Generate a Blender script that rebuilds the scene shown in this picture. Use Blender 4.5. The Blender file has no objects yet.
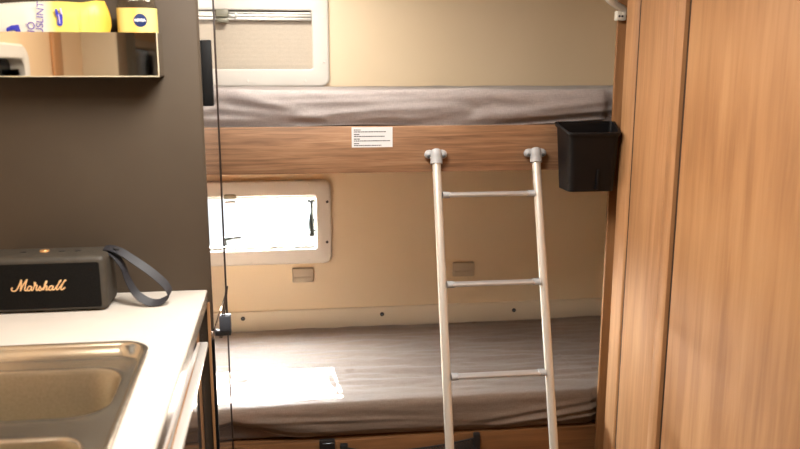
import bpy, bmesh, math, random
from mathutils import Vector, noise
random.seed(4)
scene = bpy.context.scene
COL = scene.collection
R = math.radians

# ------------------------------------------------------------------ materials
def principled(name, color=(.8, .8, .8), rough=.5, metal=0.0, **kw):
    m = bpy.data.materials.new(name); m.use_nodes = True
    nt = m.node_tree; b = nt.nodes['Principled BSDF']
    b.inputs['Base Color'].default_value = (*color, 1)
    b.inputs['Roughness'].default_value = rough
    b.inputs['Metallic'].default_value = metal
    for k, v in kw.items():
        b.inputs[k.replace('_', ' ')].default_value = v
    return m, nt, b

def srgb(r, g, b):
    f = lambda c: (c / 255 / 12.92) if c / 255 <= .04045 else ((c / 255 + .055) / 1.055) ** 2.4
    return (f(r), f(g), f(b))

def mottled(name, c1, c2, rough=.5, scale=(8, 8, 8), metal=0.0, bump=0.0, bscale=None, detail=4, **kw):
    m, nt, b = principled(name, c1, rough, metal, **kw)
    tc = nt.nodes.new('ShaderNodeTexCoord'); mp = nt.nodes.new('ShaderNodeMapping')
    mp.inputs['Scale'].default_value = scale
    n = nt.nodes.new('ShaderNodeTexNoise'); n.inputs['Scale'].default_value = 1; n.inputs['Detail'].default_value = detail
    cr = nt.nodes.new('ShaderNodeValToRGB')
    cr.color_ramp.elements[0].position = .3; cr.color_ramp.elements[0].color = (*c1, 1)
    cr.color_ramp.elements[1].position = .7; cr.color_ramp.elements[1].color = (*c2, 1)
    L = nt.links.new
    L(tc.outputs['Object'], mp.inputs['Vector']); L(mp.outputs[0], n.inputs['Vector'])
    L(n.outputs['Fac'], cr.inputs['Fac']); L(cr.outputs['Color'], b.inputs['Base Color'])
    if bump:
        n2 = nt.nodes.new('ShaderNodeTexNoise'); n2.inputs['Scale'].default_value = bscale or 300
        n2.inputs['Detail'].default_value = 3
        bp = nt.nodes.new('ShaderNodeBump'); bp.inputs['Strength'].default_value = bump; bp.inputs['Distance'].default_value = .002
        L(tc.outputs['Object'], n2.inputs['Vector']); L(n2.outputs['Fac'], bp.inputs['Height'])
        L(bp.outputs['Normal'], b.inputs['Normal'])
    return m

def wood(name, dark, mid, light, axis, rough=.42, streak=34.0, cath=0.0):
    """oak laminate, grain running along axis (0 x, 1 y, 2 z)"""
    m, nt, b = principled(name, mid, rough + .1)
    L = nt.links.new; N = nt.nodes.new
    tc = N('ShaderNodeTexCoord'); mp = N('ShaderNodeMapping')
    s = [streak] * 3; s[axis] = streak * .045
    mp.inputs['Scale'].default_value = s
    L(tc.outputs['Object'], mp.inputs['Vector'])
    n1 = N('ShaderNodeTexNoise'); n1.inputs['Scale'].default_value = 1; n1.inputs['Detail'].default_value = 6
    n1.inputs['Roughness'].default_value = .62; n1.inputs['Distortion'].default_value = .5
    L(mp.outputs[0], n1.inputs['Vector'])
    mp2 = N('ShaderNodeMapping'); s2 = [9.0] * 3; s2[axis] = 1.1
    mp2.inputs['Scale'].default_value = s2; L(tc.outputs['Object'], mp2.inputs['Vector'])
    n2 = N('ShaderNodeTexNoise'); n2.inputs['Scale'].default_value = 1; n2.inputs['Detail'].default_value = 3
    n2.inputs['Distortion'].default_value = .8
    L(mp2.outputs[0], n2.inputs['Vector'])
    mp3 = N('ShaderNodeMapping'); s3 = [260.0] * 3; s3[axis] = 9.0
    mp3.inputs['Scale'].default_value = s3; L(tc.outputs['Object'], mp3.inputs['Vector'])
    n3 = N('ShaderNodeTexNoise'); n3.inputs['Scale'].default_value = 1; n3.inputs['Detail'].default_value = 2
    L(mp3.outputs[0], n3.inputs['Vector'])
    a1 = N('ShaderNodeMath'); a1.operation = 'MULTIPLY_ADD'; a1.inputs[1].default_value = .55
    L(n1.outputs['Fac'], a1.inputs[0])
    a2 = N('ShaderNodeMath'); a2.operation = 'MULTIPLY'; a2.inputs[1].default_value = .3
    L(n2.outputs['Fac'], a2.inputs[0]); L(a2.outputs[0], a1.inputs[2])
    a3 = N('ShaderNodeMath'); a3.operation = 'MULTIPLY_ADD'; a3.inputs[1].default_value = .15
    L(n3.outputs['Fac'], a3.inputs[0]); L(a1.outputs[0], a3.inputs[2])
    fac = a3
    if cath:
        mw = N('ShaderNodeMapping'); sw = [5.0] * 3; sw[axis] = .55
        mw.inputs['Scale'].default_value = sw; L(tc.outputs['Object'], mw.inputs['Vector'])
        w = N('ShaderNodeTexWave'); w.wave_type = 'RINGS'; w.rings_direction = 'Y' if axis == 2 else 'Z'
        w.inputs['Scale'].default_value = 2.2; w.inputs['Distortion'].default_value = 3.5; w.inputs['Detail'].default_value = 2
        L(mw.outputs[0], w.inputs['Vector'])
        a4 = N('ShaderNodeMath'); a4.operation = 'MULTIPLY_ADD'; a4.inputs[1].default_value = cath
        L(w.outputs['Fac'], a4.inputs[0]); L(a3.outputs[0], a4.inputs[2])
        a5 = N('ShaderNodeMath'); a5.operation = 'SUBTRACT'; a5.inputs[1].default_value = cath * .5
        L(a4.outputs[0], a5.inputs[0]); fac = a5
    cr = N('ShaderNodeValToRGB'); e = cr.color_ramp.elements
    e[0].position = .36; e[0].color = (*dark, 1); e[1].position = .64; e[1].color = (*light, 1)
    k = e.new(.5); k.color = (*mid, 1)
    L(fac.outputs[0], cr.inputs['Fac']); L(cr.outputs['Color'], b.inputs['Base Color'])
    bp = N('ShaderNodeBump'); bp.inputs['Strength'].default_value = .12; bp.inputs['Distance'].default_value = .001
    L(n3.outputs['Fac'], bp.inputs['Height']); L(bp.outputs['Normal'], b.inputs['Normal'])
    return m

M = {}
M['cream_wall'] = mottled('cream_wall_panel', srgb(229, 209, 177), srgb(233, 213, 182), .42, (3, 3, 3))
M['ceiling'] = mottled('ceiling_panel', srgb(236, 230, 218), srgb(240, 234, 224), .6, (3, 3, 3))
M['floor'] = wood('floor_vinyl', srgb(92, 66, 46), srgb(118, 88, 62), srgb(138, 104, 76), 1, .4, 20)
M['peach_wall'] = mottled('peach_wall_panel', srgb(232, 200, 162), srgb(236, 206, 170), .45, (3, 3, 3))
M['panel'] = mottled('dark_taupe_laminate', srgb(74, 63, 52), srgb(80, 69, 57), .55, (4, 4, 4), Specular_IOR_Level=.2)
M['gloss'] = principled('mirror_gloss_laminate', srgb(236, 232, 228), .04, .92)[0]
M['gloss_dark'] = principled('gloss_brown_laminate', srgb(205, 196, 188), .05, .85)[0]
M['black'] = mottled('black_plastic', srgb(26, 25, 26), srgb(32, 31, 32), .45, (60, 60, 60))
M['bin_black'] = mottled('bin_black_plastic', srgb(9, 8, 10), srgb(12, 11, 13), .5, (50, 50, 50), bump=.08, bscale=500, Specular_IOR_Level=.3)
M['dark_trim'] = mottled('dark_brown_edge_trim', srgb(44, 32, 26), srgb(56, 40, 32), .35, (30, 30, 30))
M['worktop'] = mottled('cream_worktop_laminate', srgb(210, 201, 190), srgb(215, 206, 195), .32, (12, 12, 12))
M['edge_grey'] = mottled('grey_worktop_edge', srgb(150, 140, 130), srgb(160, 150, 140), .25, (12, 12, 12), .3)
M['steel'] = mottled('brushed_sink_steel', srgb(206, 196, 178), srgb(216, 206, 190), .22, (6, 90, 90), .95)
M['steel_dull'] = mottled('satin_sink_bowl_steel', srgb(176, 164, 142), srgb(188, 176, 154), .4, (200, 200, 200), .85)
M['aluminium'] = mottled('anodised_aluminium', srgb(214, 206, 194), srgb(220, 212, 200), .38, (80, 80, 4), .4)
M['rung_alu'] = mottled('ribbed_rung_aluminium', srgb(224, 222, 220), srgb(232, 230, 228), .28, (4, 80, 80), .7)
M['rail_alu'] = mottled('bright_handle_aluminium', srgb(236, 230, 222), srgb(240, 235, 228), .3, (60, 4, 60), .35)
M['grey_plastic'] = mottled('light_grey_plastic', srgb(164, 163, 163), srgb(172, 171, 171), .42, (20, 20, 20))
M['blue_screw'] = principled('zinc_screw_steel', srgb(120, 128, 136), .3, .9)[0]
M['white_plastic'] = mottled('white_window_plastic', srgb(221, 216, 209), srgb(225, 220, 213), .42, (10, 10, 10))
M['hook_white'] = mottled('cream_handle_plastic', srgb(232, 226, 210), srgb(236, 230, 216), .4, (10, 10, 10))
M['blind_metal'] = mottled('blind_rail_aluminium', srgb(206, 204, 196), srgb(220, 218, 212), .35, (4, 60, 60), .6)
M['blind_dark'] = principled('dark_gap_seal', srgb(96, 92, 84), .6)[0]
M['latch_grey'] = mottled('latch_olive_grey_plastic', srgb(138, 136, 120), srgb(146, 144, 130), .35, (20, 20, 20))
M['latch_dark'] = mottled('latch_dark_green_plastic', srgb(34, 38, 35), srgb(40, 44, 41), .5, (20, 20, 20))
M['beige_box'] = mottled('beige_box_plastic', srgb(186, 172, 150), srgb(192, 178, 156), .4, (20, 20, 20))
M['rail_cream'] = mottled('cream_wall_rail', srgb(222, 208, 184), srgb(226, 212, 190), .4, (6, 6, 6))
M['gold'] = principled('brass_gold', srgb(226, 170, 112), .35, .55)[0]
M['leather'] = mottled('black_leatherette', srgb(58, 52, 44), srgb(70, 63, 53), .55, (40, 40, 40), bump=.5, bscale=420)
M['strap'] = mottled('black_strap_leather', srgb(33, 32, 37), srgb(40, 39, 44), .55, (40, 40, 40), bump=.2, bscale=300)
M['wood_board'] = wood('oak_board_along', srgb(110, 78, 55), srgb(150, 111, 80), srgb(178, 139, 106), 0, .45, 90)
M['wood_base_shaded'] = wood('oak_base_shaded', srgb(100, 66, 38), srgb(124, 84, 50), srgb(140, 98, 60), 0, .45, 60)  # oak toned darker, the shade low on the bunk put into its colour
M['wood_up'] = wood('oak_wardrobe_upright', srgb(162, 114, 73), srgb(182, 133, 89), srgb(197, 149, 104), 2, .42, 40)
M['wood_door'] = wood('oak_wardrobe_door', srgb(155, 107, 66), srgb(174, 125, 80), srgb(187, 139, 93), 2, .42, 30, .12)
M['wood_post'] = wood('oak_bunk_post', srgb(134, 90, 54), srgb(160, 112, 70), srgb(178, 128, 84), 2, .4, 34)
M['groove'] = principled('gap_shade_brown', srgb(52, 33, 20), .8)[0]  # dark brown that paints in the shade of the wardrobe gaps
M['latch_slate'] = mottled('slate_latch_plastic', srgb(72, 77, 86), srgb(80, 85, 94), .35, (30, 30, 30))
M['deep_black'] = mottled('matt_black_plastic', srgb(9, 9, 10), srgb(13, 13, 14), .6, (30, 30, 30), Specular_IOR_Level=.2)

def fabric(name, c1, c2):
    m, nt, b = principled(name, c1, .62)
    L = nt.links.new; N = nt.nodes.new
    b.inputs['Sheen Weight'].default_value = .35
    tc = N('ShaderNodeTexCoord')
    mp = N('ShaderNodeMapping'); mp.inputs['Scale'].default_value = (500, 120, 120); L(tc.outputs['Object'], mp.inputs['Vector'])
    mq = N('ShaderNodeMapping'); mq.inputs['Scale'].default_value = (40, 420, 420); L(tc.outputs['Object'], mq.inputs['Vector'])
    n = N('ShaderNodeTexNoise'); n.inputs['Scale'].default_value = 1; L(mp.outputs[0], n.inputs['Vector'])
    n2 = N('ShaderNodeTexNoise'); n2.inputs['Scale'].default_value = 1; L(mq.outputs[0], n2.inputs['Vector'])
    a = N('ShaderNodeMath'); a.operation = 'ADD'; L(n.outputs['Fac'], a.inputs[0]); L(n2.outputs['Fac'], a.inputs[1])
    d = N('ShaderNodeMath'); d.operation = 'MULTIPLY'; d.inputs[1].default_value = .5; L(a.outputs[0], d.inputs[0])
    cr = N('ShaderNodeValToRGB'); e = cr.color_ramp.elements
    e[0].position = .35; e[0].color = (*c1, 1); e[1].position = .65; e[1].color = (*c2, 1)
    L(d.outputs[0], cr.inputs['Fac']); L(cr.outputs['Color'], b.inputs['Base Color'])
    bp = N('ShaderNodeBump'); bp.inputs['Strength'].default_value = .25; bp.inputs['Distance'].default_value = .001
    L(d.outputs[0], bp.inputs['Height']); L(bp.outputs['Normal'], b.inputs['Normal'])
    return m
M['sheet_up'] = fabric('upper_sheet_cotton', srgb(190, 178, 174), srgb(212, 201, 196))
M['sheet_low'] = fabric('lower_sheet_cotton', srgb(152, 131, 115), srgb(172, 151, 134))
M['core'] = fabric('mattress_cover', srgb(120, 104, 96), srgb(136, 120, 112))
M['blind'] = fabric('blind_fabric', srgb(188, 176, 160), srgb(200, 188, 172))

def grille_mat():
    m, nt, b = principled('speaker_grille_mesh', srgb(20, 18, 17), .75, 0, Specular_IOR_Level=.12)
    L = nt.links.new; N = nt.nodes.new
    tc = N('ShaderNodeTexCoord'); v = N('ShaderNodeTexVoronoi'); v.inputs['Scale'].default_value = 420
    cr = N('ShaderNodeValToRGB'); e = cr.color_ramp.elements
    e[0].position = .2; e[0].color = (*srgb(10, 9, 9), 1); e[1].position = .6; e[1].color = (*srgb(24, 22, 20), 1)
    L(tc.outputs['Object'], v.inputs['Vector']); L(v.outputs['Distance'], cr.inputs['Fac']); L(cr.outputs['Color'], b.inputs['Base Color'])
    return m
M['grille'] = grille_mat()

def glass(name, color=(1, 1, 1), rough=0.0):
    m = bpy.data.materials.new(name); m.use_nodes = True
    nt = m.node_tree; nt.nodes.clear()
    o = nt.nodes.new('ShaderNodeOutputMaterial'); t = nt.nodes.new('ShaderNodeBsdfTransparent'); g = nt.nodes.new('ShaderNodeBsdfGlossy')
    g.inputs['Roughness'].default_value = .02; t.inputs['Color'].default_value = (*color, 1)
    lw = nt.nodes.new('ShaderNodeLayerWeight'); pw = nt.nodes.new('ShaderNodeMath'); pw.operation = 'POWER'; pw.inputs[1].default_value = 5
    fr = nt.nodes.new('ShaderNodeMath'); fr.operation = 'MULTIPLY_ADD'; fr.inputs[1].default_value = .9; fr.inputs[2].default_value = .035
    nt.links.new(lw.outputs['Facing'], pw.inputs[0]); nt.links.new(pw.outputs[0], fr.inputs[0])
    mx = nt.nodes.new('ShaderNodeMixShader')
    nt.links.new(fr.outputs[0], mx.inputs[0]); nt.links.new(t.outputs[0], mx.inputs[1]); nt.links.new(g.outputs[0], mx.inputs[2])
    nt.links.new(mx.outputs[0], o.inputs[0])
    return m
M['glass'] = glass('window_acrylic', (.95, .97, .97))
M['tinted'] = glass('tinted_window_acrylic', (.006, .007, .008))
M['clear_plastic'] = glass('clear_bottle_plastic', (.92, .90, .84))
M['oil'] = glass('pale_oil', (.95, .85, .55))
M['white_print'] = principled('white_print', srgb(240, 240, 240), .5)[0]
M['navy'] = principled('navy_disc_print', srgb(20, 42, 92), .4)[0]
M['blue_print'] = principled('blue_print', srgb(62, 66, 190), .45)[0]
M['violet_print'] = principled('violet_print', srgb(112, 92, 178), .45)[0]
M['pale_print'] = principled('pale_print', srgb(196, 180, 214), .45)[0]
M['ochre_print'] = principled('ochre_print', srgb(196, 168, 84), .5)[0]
M['ink'] = principled('grey_ink', srgb(58, 58, 62), .6)[0]
M['sticker'] = mottled('sticker_paper', srgb(222, 220, 220), srgb(228, 226, 226), .5, (10, 10, 10))
M['lens'] = principled('fill_diffuser', (1, .95, .88), .4, 0.0, Emission_Strength=3.0)[0]  # glow for the added, unseen ceiling fixtures
M['lens'].node_tree.nodes['Principled BSDF'].inputs['Emission Color'].default_value = (1, .93, .82, 1)

def gradient_mat(name, stops, axis=0, lo=0.0, hi=1.0, rough=.45, wob=.0, **kw):
    """printed film whose colour changes along an object axis"""
    m, nt, b = principled(name, stops[0][1], rough, **kw)
    L = nt.links.new; N = nt.nodes.new
    tc = N('ShaderNodeTexCoord'); sp = N('ShaderNodeSeparateXYZ'); L(tc.outputs['Object'], sp.inputs[0])
    mr = N('ShaderNodeMapRange'); mr.inputs['From Min'].default_value = lo; mr.inputs['From Max'].default_value = hi
    src = sp.outputs[axis]
    if wob:
        z = N('ShaderNodeMath'); z.operation = 'MULTIPLY_ADD'; z.inputs[1].default_value = wob
        L(sp.outputs[2], z.inputs[0]); L(src, z.inputs[2]); src = z.outputs[0]
    L(src, mr.inputs['Value'])
    cr = N('ShaderNodeValToRGB'); e = cr.color_ramp.elements
    e[0].position, e[0].color = stops[0][0], (*stops[0][1], 1)
    e[1].position, e[1].color = stops[-1][0], (*stops[-1][1], 1)
    for p, c in stops[1:-1]:
        k = e.new(p); k.color = (*c, 1)
    L(mr.outputs[0], cr.inputs['Fac']); L(cr.outputs['Color'], b.inputs['Base Color'])
    return m

# ------------------------------------------------------------------ builders
def rootloc(p):
    v = Vector((0, 0, 0))
    while p: v += p.location; p = p.parent
    return v

def obj(name, bm, mat, parent=None, smooth=38, origin=None):
    me = bpy.data.meshes.new(name)
    off = rootloc(parent) if parent else Vector((0, 0, 0))
    if origin is not None: off = Vector(origin)
    bmesh.ops.translate(bm, verts=bm.verts, vec=-off)
    bmesh.ops.recalc_face_normals(bm, faces=bm.faces)
    bm.to_mesh(me); bm.free()
    me.materials.append(mat)
    if smooth:
        me.shade_smooth(); me.set_sharp_from_angle(angle=R(smooth))
    o = bpy.data.objects.new(name, me); COL.objects.link(o)
    if parent: o.parent = parent
    elif origin is not None: o.location = origin
    return o

def thing(name, label, cat, loc=(0, 0, 0), group=None):
    o = bpy.data.objects.new(name, None); COL.objects.link(o)
    o.empty_display_size = .05
    o.location = loc; o['label'] = label; o['category'] = cat; o['kind'] = 'thing'
    if group: o['group'] = group
    return o

def structure(o, label, cat):
    o['kind'] = 'structure'; o['label'] = label; o['category'] = cat
    return o

def sname(name, label, cat, loc):
    o = thing(name, label, cat, loc); o['kind'] = 'structure'; return o

def box(x0, x1, y0, y1, z0, z1, bev=0.0, seg=2, bm=None):
    t = bmesh.new()
    bmesh.ops.create_cube(t, size=1)
    for v in t.verts:
        v.co = Vector(((x0 + x1) / 2 + v.co.x * (x1 - x0), (y0 + y1) / 2 + v.co.y * (y1 - y0), (z0 + z1) / 2 + v.co.z * (z1 - z0)))
    if bev: bmesh.ops.bevel(t, geom=list(t.edges), offset=bev, segments=seg, profile=.5, affect='EDGES')
    if bm is None: return t
    merge(bm, t); return bm

def merge(bm, t):
    mp = [bm.verts.new(v.co) for v in t.verts]
    t.verts.index_update()
    for f in t.faces:
        try: bm.faces.new([mp[v.index] for v in f.verts])
        except ValueError: pass
    t.free()

def catmull(P, n=8, closed=False):
    P = [Vector(p) for p in P]; out = []
    N = len(P); rng = N if closed else N - 1
    for i in range(rng):
        g = (lambda k: P[k % N]) if closed else (lambda k: P[max(0, min(N - 1, k))])
        a, b, c, d = g(i - 1), g(i), g(i + 1), g(i + 2)
        for j in range(n):
            t = j / n
            out.append(.5 * (2 * b + (c - a) * t + (2 * a - 5 * b + 4 * c - d) * t * t + (3 * b - a - 3 * c + d) * t ** 3))
    if not closed: out.append(P[-1])
    return out

def tube(path, r, seg=12, cap=True, bm=None, ref=None, ry=None, closed=False):
    bm = bm or bmesh.new(); path = [Vector(p) for p in path]; rings = []
    n = len(path); prev = None
    for i, p in enumerate(path):
        if closed: t = path[(i + 1) % n] - path[(i - 1) % n]
        else: t = path[min(n - 1, i + 1)] - path[max(0, i - 1)]
        t = t.normalized() if t.length > 1e-9 else Vector((0, 0, 1))
        if prev is None:
            u = Vector(ref) if ref is not None else (Vector((1, 0, 0)) if abs(t.x) < .8 else Vector((0, 1, 0)))
        else: u = prev
        u = (u - t * u.dot(t)).normalized(); prev = u
        w = t.cross(u)
        rr = r(i / (n - 1)) if callable(r) else r
        r2 = (rr if ry is None else ry)
        rings.append([bm.verts.new(p + u * rr * math.cos(2 * math.pi * k / seg) + w * r2 * math.sin(2 * math.pi * k / seg)) for k in range(seg)])
    m = n if closed else n - 1
    for i in range(m):
        A, B = rings[i], rings[(i + 1) % n]
        for k in range(seg):
            bm.faces.new((A[k], A[(k + 1) % seg], B[(k + 1) % seg], B[k]))
    if cap and not closed:
        bm.faces.new(rings[0][::-1]); bm.faces.new(rings[-1])
    return bm

def rrect(x0, x1, y0, y1, rad, n=8):
    """rounded rectangle, counter-clockwise from the lower-right corner; rad one number or four (lr, ur, ul, ll)"""
    if not hasattr(rad, '__len__'): rad = [rad] * 4
    pts = []
    for (cx, cy, sx, sy, a0), r in zip(((x1, y0, -1, 1, -90), (x1, y1, -1, -1, 0), (x0, y1, 1, -1, 90), (x0, y0, 1, 1, 180)), rad):
        for k in range(n + 1):
            a = R(a0 + 90 * k / n)
            pts.append((cx + sx * r + r * math.cos(a), cy + sy * r + r * math.sin(a)))
    return pts

def loft(loops, cap0=False, cap1=False, bm=None, close=False):
    bm = bm or bmesh.new()
    rings = [[bm.verts.new(p) for p in l] for l in loops]
    n = len(rings[0])
    pairs = list(zip(rings, rings[1:])) + ([(rings[-1], rings[0])] if close else [])
    for A, B in pairs:
        for k in range(n): bm.faces.new((A[k], A[(k + 1) % n], B[(k + 1) % n], B[k]))
    if cap0: bm.faces.new(rings[0][::-1])
    if cap1: bm.faces.new(rings[-1])
    return bm

def XZ(pts, y): return [(a, y, b) for a, b in pts]
def YZ(pts, x): return [(x, a, b) for a, b in pts]
def XY(pts, z): return [(a, b, z) for a, b in pts]

def disc_y(cx, y0, cz, r, depth, seg=16, bm=None, dome=0.0):
    """short cylinder whose axis is y, from y0 towards the viewer"""
    c = [(cx + r * math.cos(2 * math.pi * k / seg), cz + r * math.sin(2 * math.pi * k / seg)) for k in range(seg)]
    c2 = [(cx + (a - cx) * .8, cz + (b - cz) * .8) for a, b in c]
    return loft([XZ(c, y0), XZ(c, y0 - depth * .7), XZ(c2, y0 - depth)], True, True, bm)

def text_mesh(body, size, bold=0.0):
    cu = bpy.data.curves.new('txt', 'FONT'); cu.body = body; cu.size = size; cu.offset = bold
    cu.align_x = 'CENTER'; cu.align_y = 'CENTER'; cu.extrude = .0002
    o = bpy.data.objects.new('txt', cu); COL.objects.link(o)
    dg = bpy.context.evaluated_depsgraph_get()
    me = bpy.data.meshes.new_from_object(o.evaluated_get(dg))
    COL.objects.unlink(o); bpy.data.objects.remove(o); bpy.data.curves.remove(cu)
    bm = bmesh.new(); bm.from_mesh(me); bpy.data.meshes.remove(me)
    return bm                                   # lies in the xy plane

# ------------------------------------------------------------------ main dimensions (metres; camera stands at x 0, y 0)
F = 2.294          # front of the bunks
B = 3.08           # rear wall
XL, XR, YF, ZC = -.86, 1.36, -2.0, 2.0
PY = 1.91          # front of the tall cabinet's side panel
GX = -.2235        # glossy cabinet door plane
WT = .966          # worktop height
def tap(y): return .0225 * (1.9 - y)          # the kitchen unit widens slightly towards the entrance

# ------------------------------------------------------------------ the shell
def wall_with_hole(x0, x1, z0, z1, holes, y0, y1):
    """slab in the xz plane with rectangular holes"""
    xs = sorted({x0, x1, *[h[0] for h in holes], *[h[1] for h in holes]})
    zs = sorted({z0, z1, *[h[2] for h in holes], *[h[3] for h in holes]})
    inside = lambda i, j: any(h[0] - 1e-6 <= xs[i] and xs[i + 1] <= h[1] + 1e-6 and h[2] - 1e-6 <= zs[j] and zs[j + 1] <= h[3] + 1e-6 for h in holes)
    bm = bmesh.new(); V = {}
    def v(x, y, z):
        k = (round(x, 5), round(y, 5), round(z, 5))
        if k not in V: V[k] = bm.verts.new((x, y, z))
        return V[k]
    nx, nz = len(xs) - 1, len(zs) - 1
    solid = [[not inside(i, j) for j in range(nz)] for i in range(nx)]
    S = lambda i, j: 0 <= i < nx and 0 <= j < nz and solid[i][j]
    for i in range(nx):
        for j in range(nz):
            if not solid[i][j]: continue
            a, b, c, d = xs[i], xs[i + 1], zs[j], zs[j + 1]
            bm.faces.new((v(a, y0, c), v(b, y0, c), v(b, y0, d), v(a, y0, d)))
            bm.faces.new((v(a, y1, d), v(b, y1, d), v(b, y1, c), v(a, y1, c)))
            if not S(i - 1, j): bm.faces.new((v(a, y0, c), v(a, y0, d), v(a, y1, d), v(a, y1, c)))
            if not S(i + 1, j): bm.faces.new((v(b, y0, c), v(b, y1, c), v(b, y1, d), v(b, y0, d)))
            if not S(i, j - 1): bm.faces.new((v(a, y0, c), v(a, y1, c), v(b, y1, c), v(b, y0, c)))
            if not S(i, j + 1): bm.faces.new((v(a, y0, d), v(b, y0, d), v(b, y1, d), v(a, y1, d)))
    return bm

W1 = (-.607, .060, 1.505, 1.722)       # openings: x0 x1 z0 z1
W2 = (-.605, .060, .800, 1.013)
W2H = (-.612, .066, .775, 1.022)
structure(obj('wall_back', wall_with_hole(XL - .04, XR + .04, 0, ZC, [W1, W2H], B, B + .035), M['cream_wall'], smooth=0),
          'cream rear wall behind both bunks, with two low windows', 'wall')
# left wall: same builder turned to the yz plane
def turn_yz(bm, x):
    for q in bm.verts: q.co = Vector((x - (q.co.y), q.co.x, q.co.z))
    return bm
W4 = (-1.30, -.12, .95, 1.62)
W3 = (1.05, 1.62, 1.22, 1.535)
structure(obj('wall_left', turn_yz(wall_with_hole(YF, B + .035, 0, ZC, [W3, W4], 0, .035), XL), M['peach_wall'], smooth=0),
          'peach side wall behind the kitchen worktop', 'wall')
structure(obj('wall_right', box(XR, XR + .035, YF, B + .035, 0, ZC), M['cream_wall'], smooth=0), 'cream side wall behind the oak wardrobe', 'wall')
structure(obj('wall_front', box(XL - .035, XR + .035, YF - .035, YF, 0, ZC), M['cream_wall'], smooth=0), 'cream wall at the far end of the living area', 'wall')
structure(obj('floor', box(XL - .035, XR + .035, YF - .035, B + .035, -.03, 0), M['floor'], smooth=0), 'brown wood-look floor of the caravan', 'floor')
structure(obj('ceiling', box(XL - .035, XR + .035, YF - .035, B + .035, ZC, ZC + .03), M['ceiling'], smooth=0), 'off-white caravan ceiling', 'ceiling')

# cream rail along the rear wall above the lower mattress
rl = sname('trim_1', 'cream rail with dark screw caps on the rear wall above the lower mattress', 'rail', (0, B, .505))
obj('rail', box(XL, XR, B - .016, B, .462, .543, .003), M['rail_cream'], rl)
for x, z in ((-.2413, .5173), (.3231, .513), (.8827, .5075)):
    c = obj('screw_cap', disc_y(x, B - .016, z, .0085, .003), M['black'], rl); c['label'] = 'black screw cap'
    s = obj('screw_head', disc_y(x, B - .019, z, .0035, .0012, 10), M['blue_screw'], c)

# ------------------------------------------------------------------ rear windows
def window_frame(o, W, out, mat=M['white_plastic'], deep=.034):
    x0, x1, z0, z1 = W
    X0, X1, Z0, Z1 = out
    lo = [XZ(rrect(X0, X1, Z0, Z1, .032), B), XZ(rrect(X0, X1, Z0, Z1, .032), B - .012),
          XZ(rrect(X0 + .003, X1 - .003, Z0 + .003, Z1 - .003, .030), B - .0165),
          XZ(rrect(X0 + .009, X1 - .009, Z0 + .009, Z1 - .009, .027), B - .019),
          XZ(rrect(x0 - .004, x1 + .004, z0 - .004, z1 + .004, .010), B - .019),
          XZ(rrect(x0, x1, z0, z1, .008), B - .015), XZ(rrect(x0, x1, z0, z1, .008), B + deep)]
    return obj('frame', loft(lo), mat, o)

w1 = sname('window_1', 'upper rear window with white frame and closed beige blind', 'window', (-.272, B, 1.44))
fr = window_frame(w1, W1, (-.668, .124, 1.4385, 1.795))
for x, z in ((.106, 1.6965), (.105, 1.532), (-.187, 1.4603), (.030, 1.4600)):
    obj('screw_cover', disc_y(x, B - .019, z, .005, .002), M['white_plastic'], fr)
obj('pane', box(W1[0], W1[1], B + .024, B + .028, W1[2], W1[3]), M['glass'], w1, 0)
n = 26; zs = [W1[2] - .001 + (W1[3] + .002 - W1[2]) * k / n for k in range(n + 1)]   # fine pleats, blind closed
pr = [(B + .014 + (.0002 if k % 2 else 0), z) for k, z in enumerate(zs)] + [(B + .018, zs[-1]), (B + .018, zs[0])]
bm = loft([YZ(pr, W1[0] - .0005), YZ(pr, W1[1] + .0005)], True, True)
obj('pleated_blind', bm, M['blind'], w1, 0)
bar = obj('blind_bar', box(W1[0] + .001, W1[1] - .001, B - .008, B + .010, 1.6855, 1.6955, .002), M['blind_metal'], w1)
bm = box(W1[0] + .001, W1[1] - .001, B - .004, B + .010, 1.6975, 1.7085, .002)
box(W1[0] + .001, W1[1] - .001, B - .006, B + .010, 1.7105, 1.7165, .001, 1, bm)
obj('blind_cassette', bm, M['blind_metal'], w1)
obj('seal', box(W1[0] + .001, W1[1] - .001, B - .001, B + .012, 1.7175, 1.7225), M['blind_dark'], w1)
lt = obj('latch', box(-.2955, -.2490, B - .022, B - .004, 1.6960, 1.7240, .004), M['latch_grey'], w1); lt['label'] = 'olive grey blind latch'
obj('latch_grip', box(-.2940, -.2500, B - .026, B - .004, 1.6760, 1.6930, .006), M['latch_grey'], lt)
bm = box(-.249, -.222, B - .014, B - .004, 1.696, 1.704, .002); box(-.226, -.219, B - .018, B - .004, 1.690, 1.712, .002, 2, bm)
obj('latch_slider', bm, M['blind_metal'], lt)

w2 = sname('window_2', 'lower rear window with white frame open to bright daylight', 'window', (-.272, B, .737))
fr = window_frame(w2, W2, (-.664, .121, .737, 1.0765), deep=.004)
for x, z in ((.1059, .9883), (.1029, .8247)):
    s = obj('screw', disc_y(x, B - .019, z, .0055, .002), M['ink'], fr); s['label'] = 'dark grey screw'
for x, z in ((-.1943, 1.0624), (.0322, 1.0610), (-.1939, .7511), (.0291, .7523)):
    obj('screw_cover', disc_y(x, B - .019, z, .005, .002), M['white_plastic'], fr)
obj('pane', box(W2H[0], W2H[1], B + .026, B + .030, W2H[2], W2H[3]), M['glass'], w2, 0)
obj('blind_bar', box(W2[0] + .001, W2[1] - .001, B - .008, B + .008, .8005, .8120, .003), M['blind_metal'], w2)
obj('blind_cassette', box(W2[0] + .001, W2[1] - .001, B - .004, B + .014, 1.006, 1.0125, .001), M['blind_metal'], w2)
lt = obj('top_latch', box(-.297, -.247, B - .024, B - .004, 1.003, 1.026, .008, 3), M['latch_grey'], w2); lt['label'] = 'olive grey blind latch'
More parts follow.
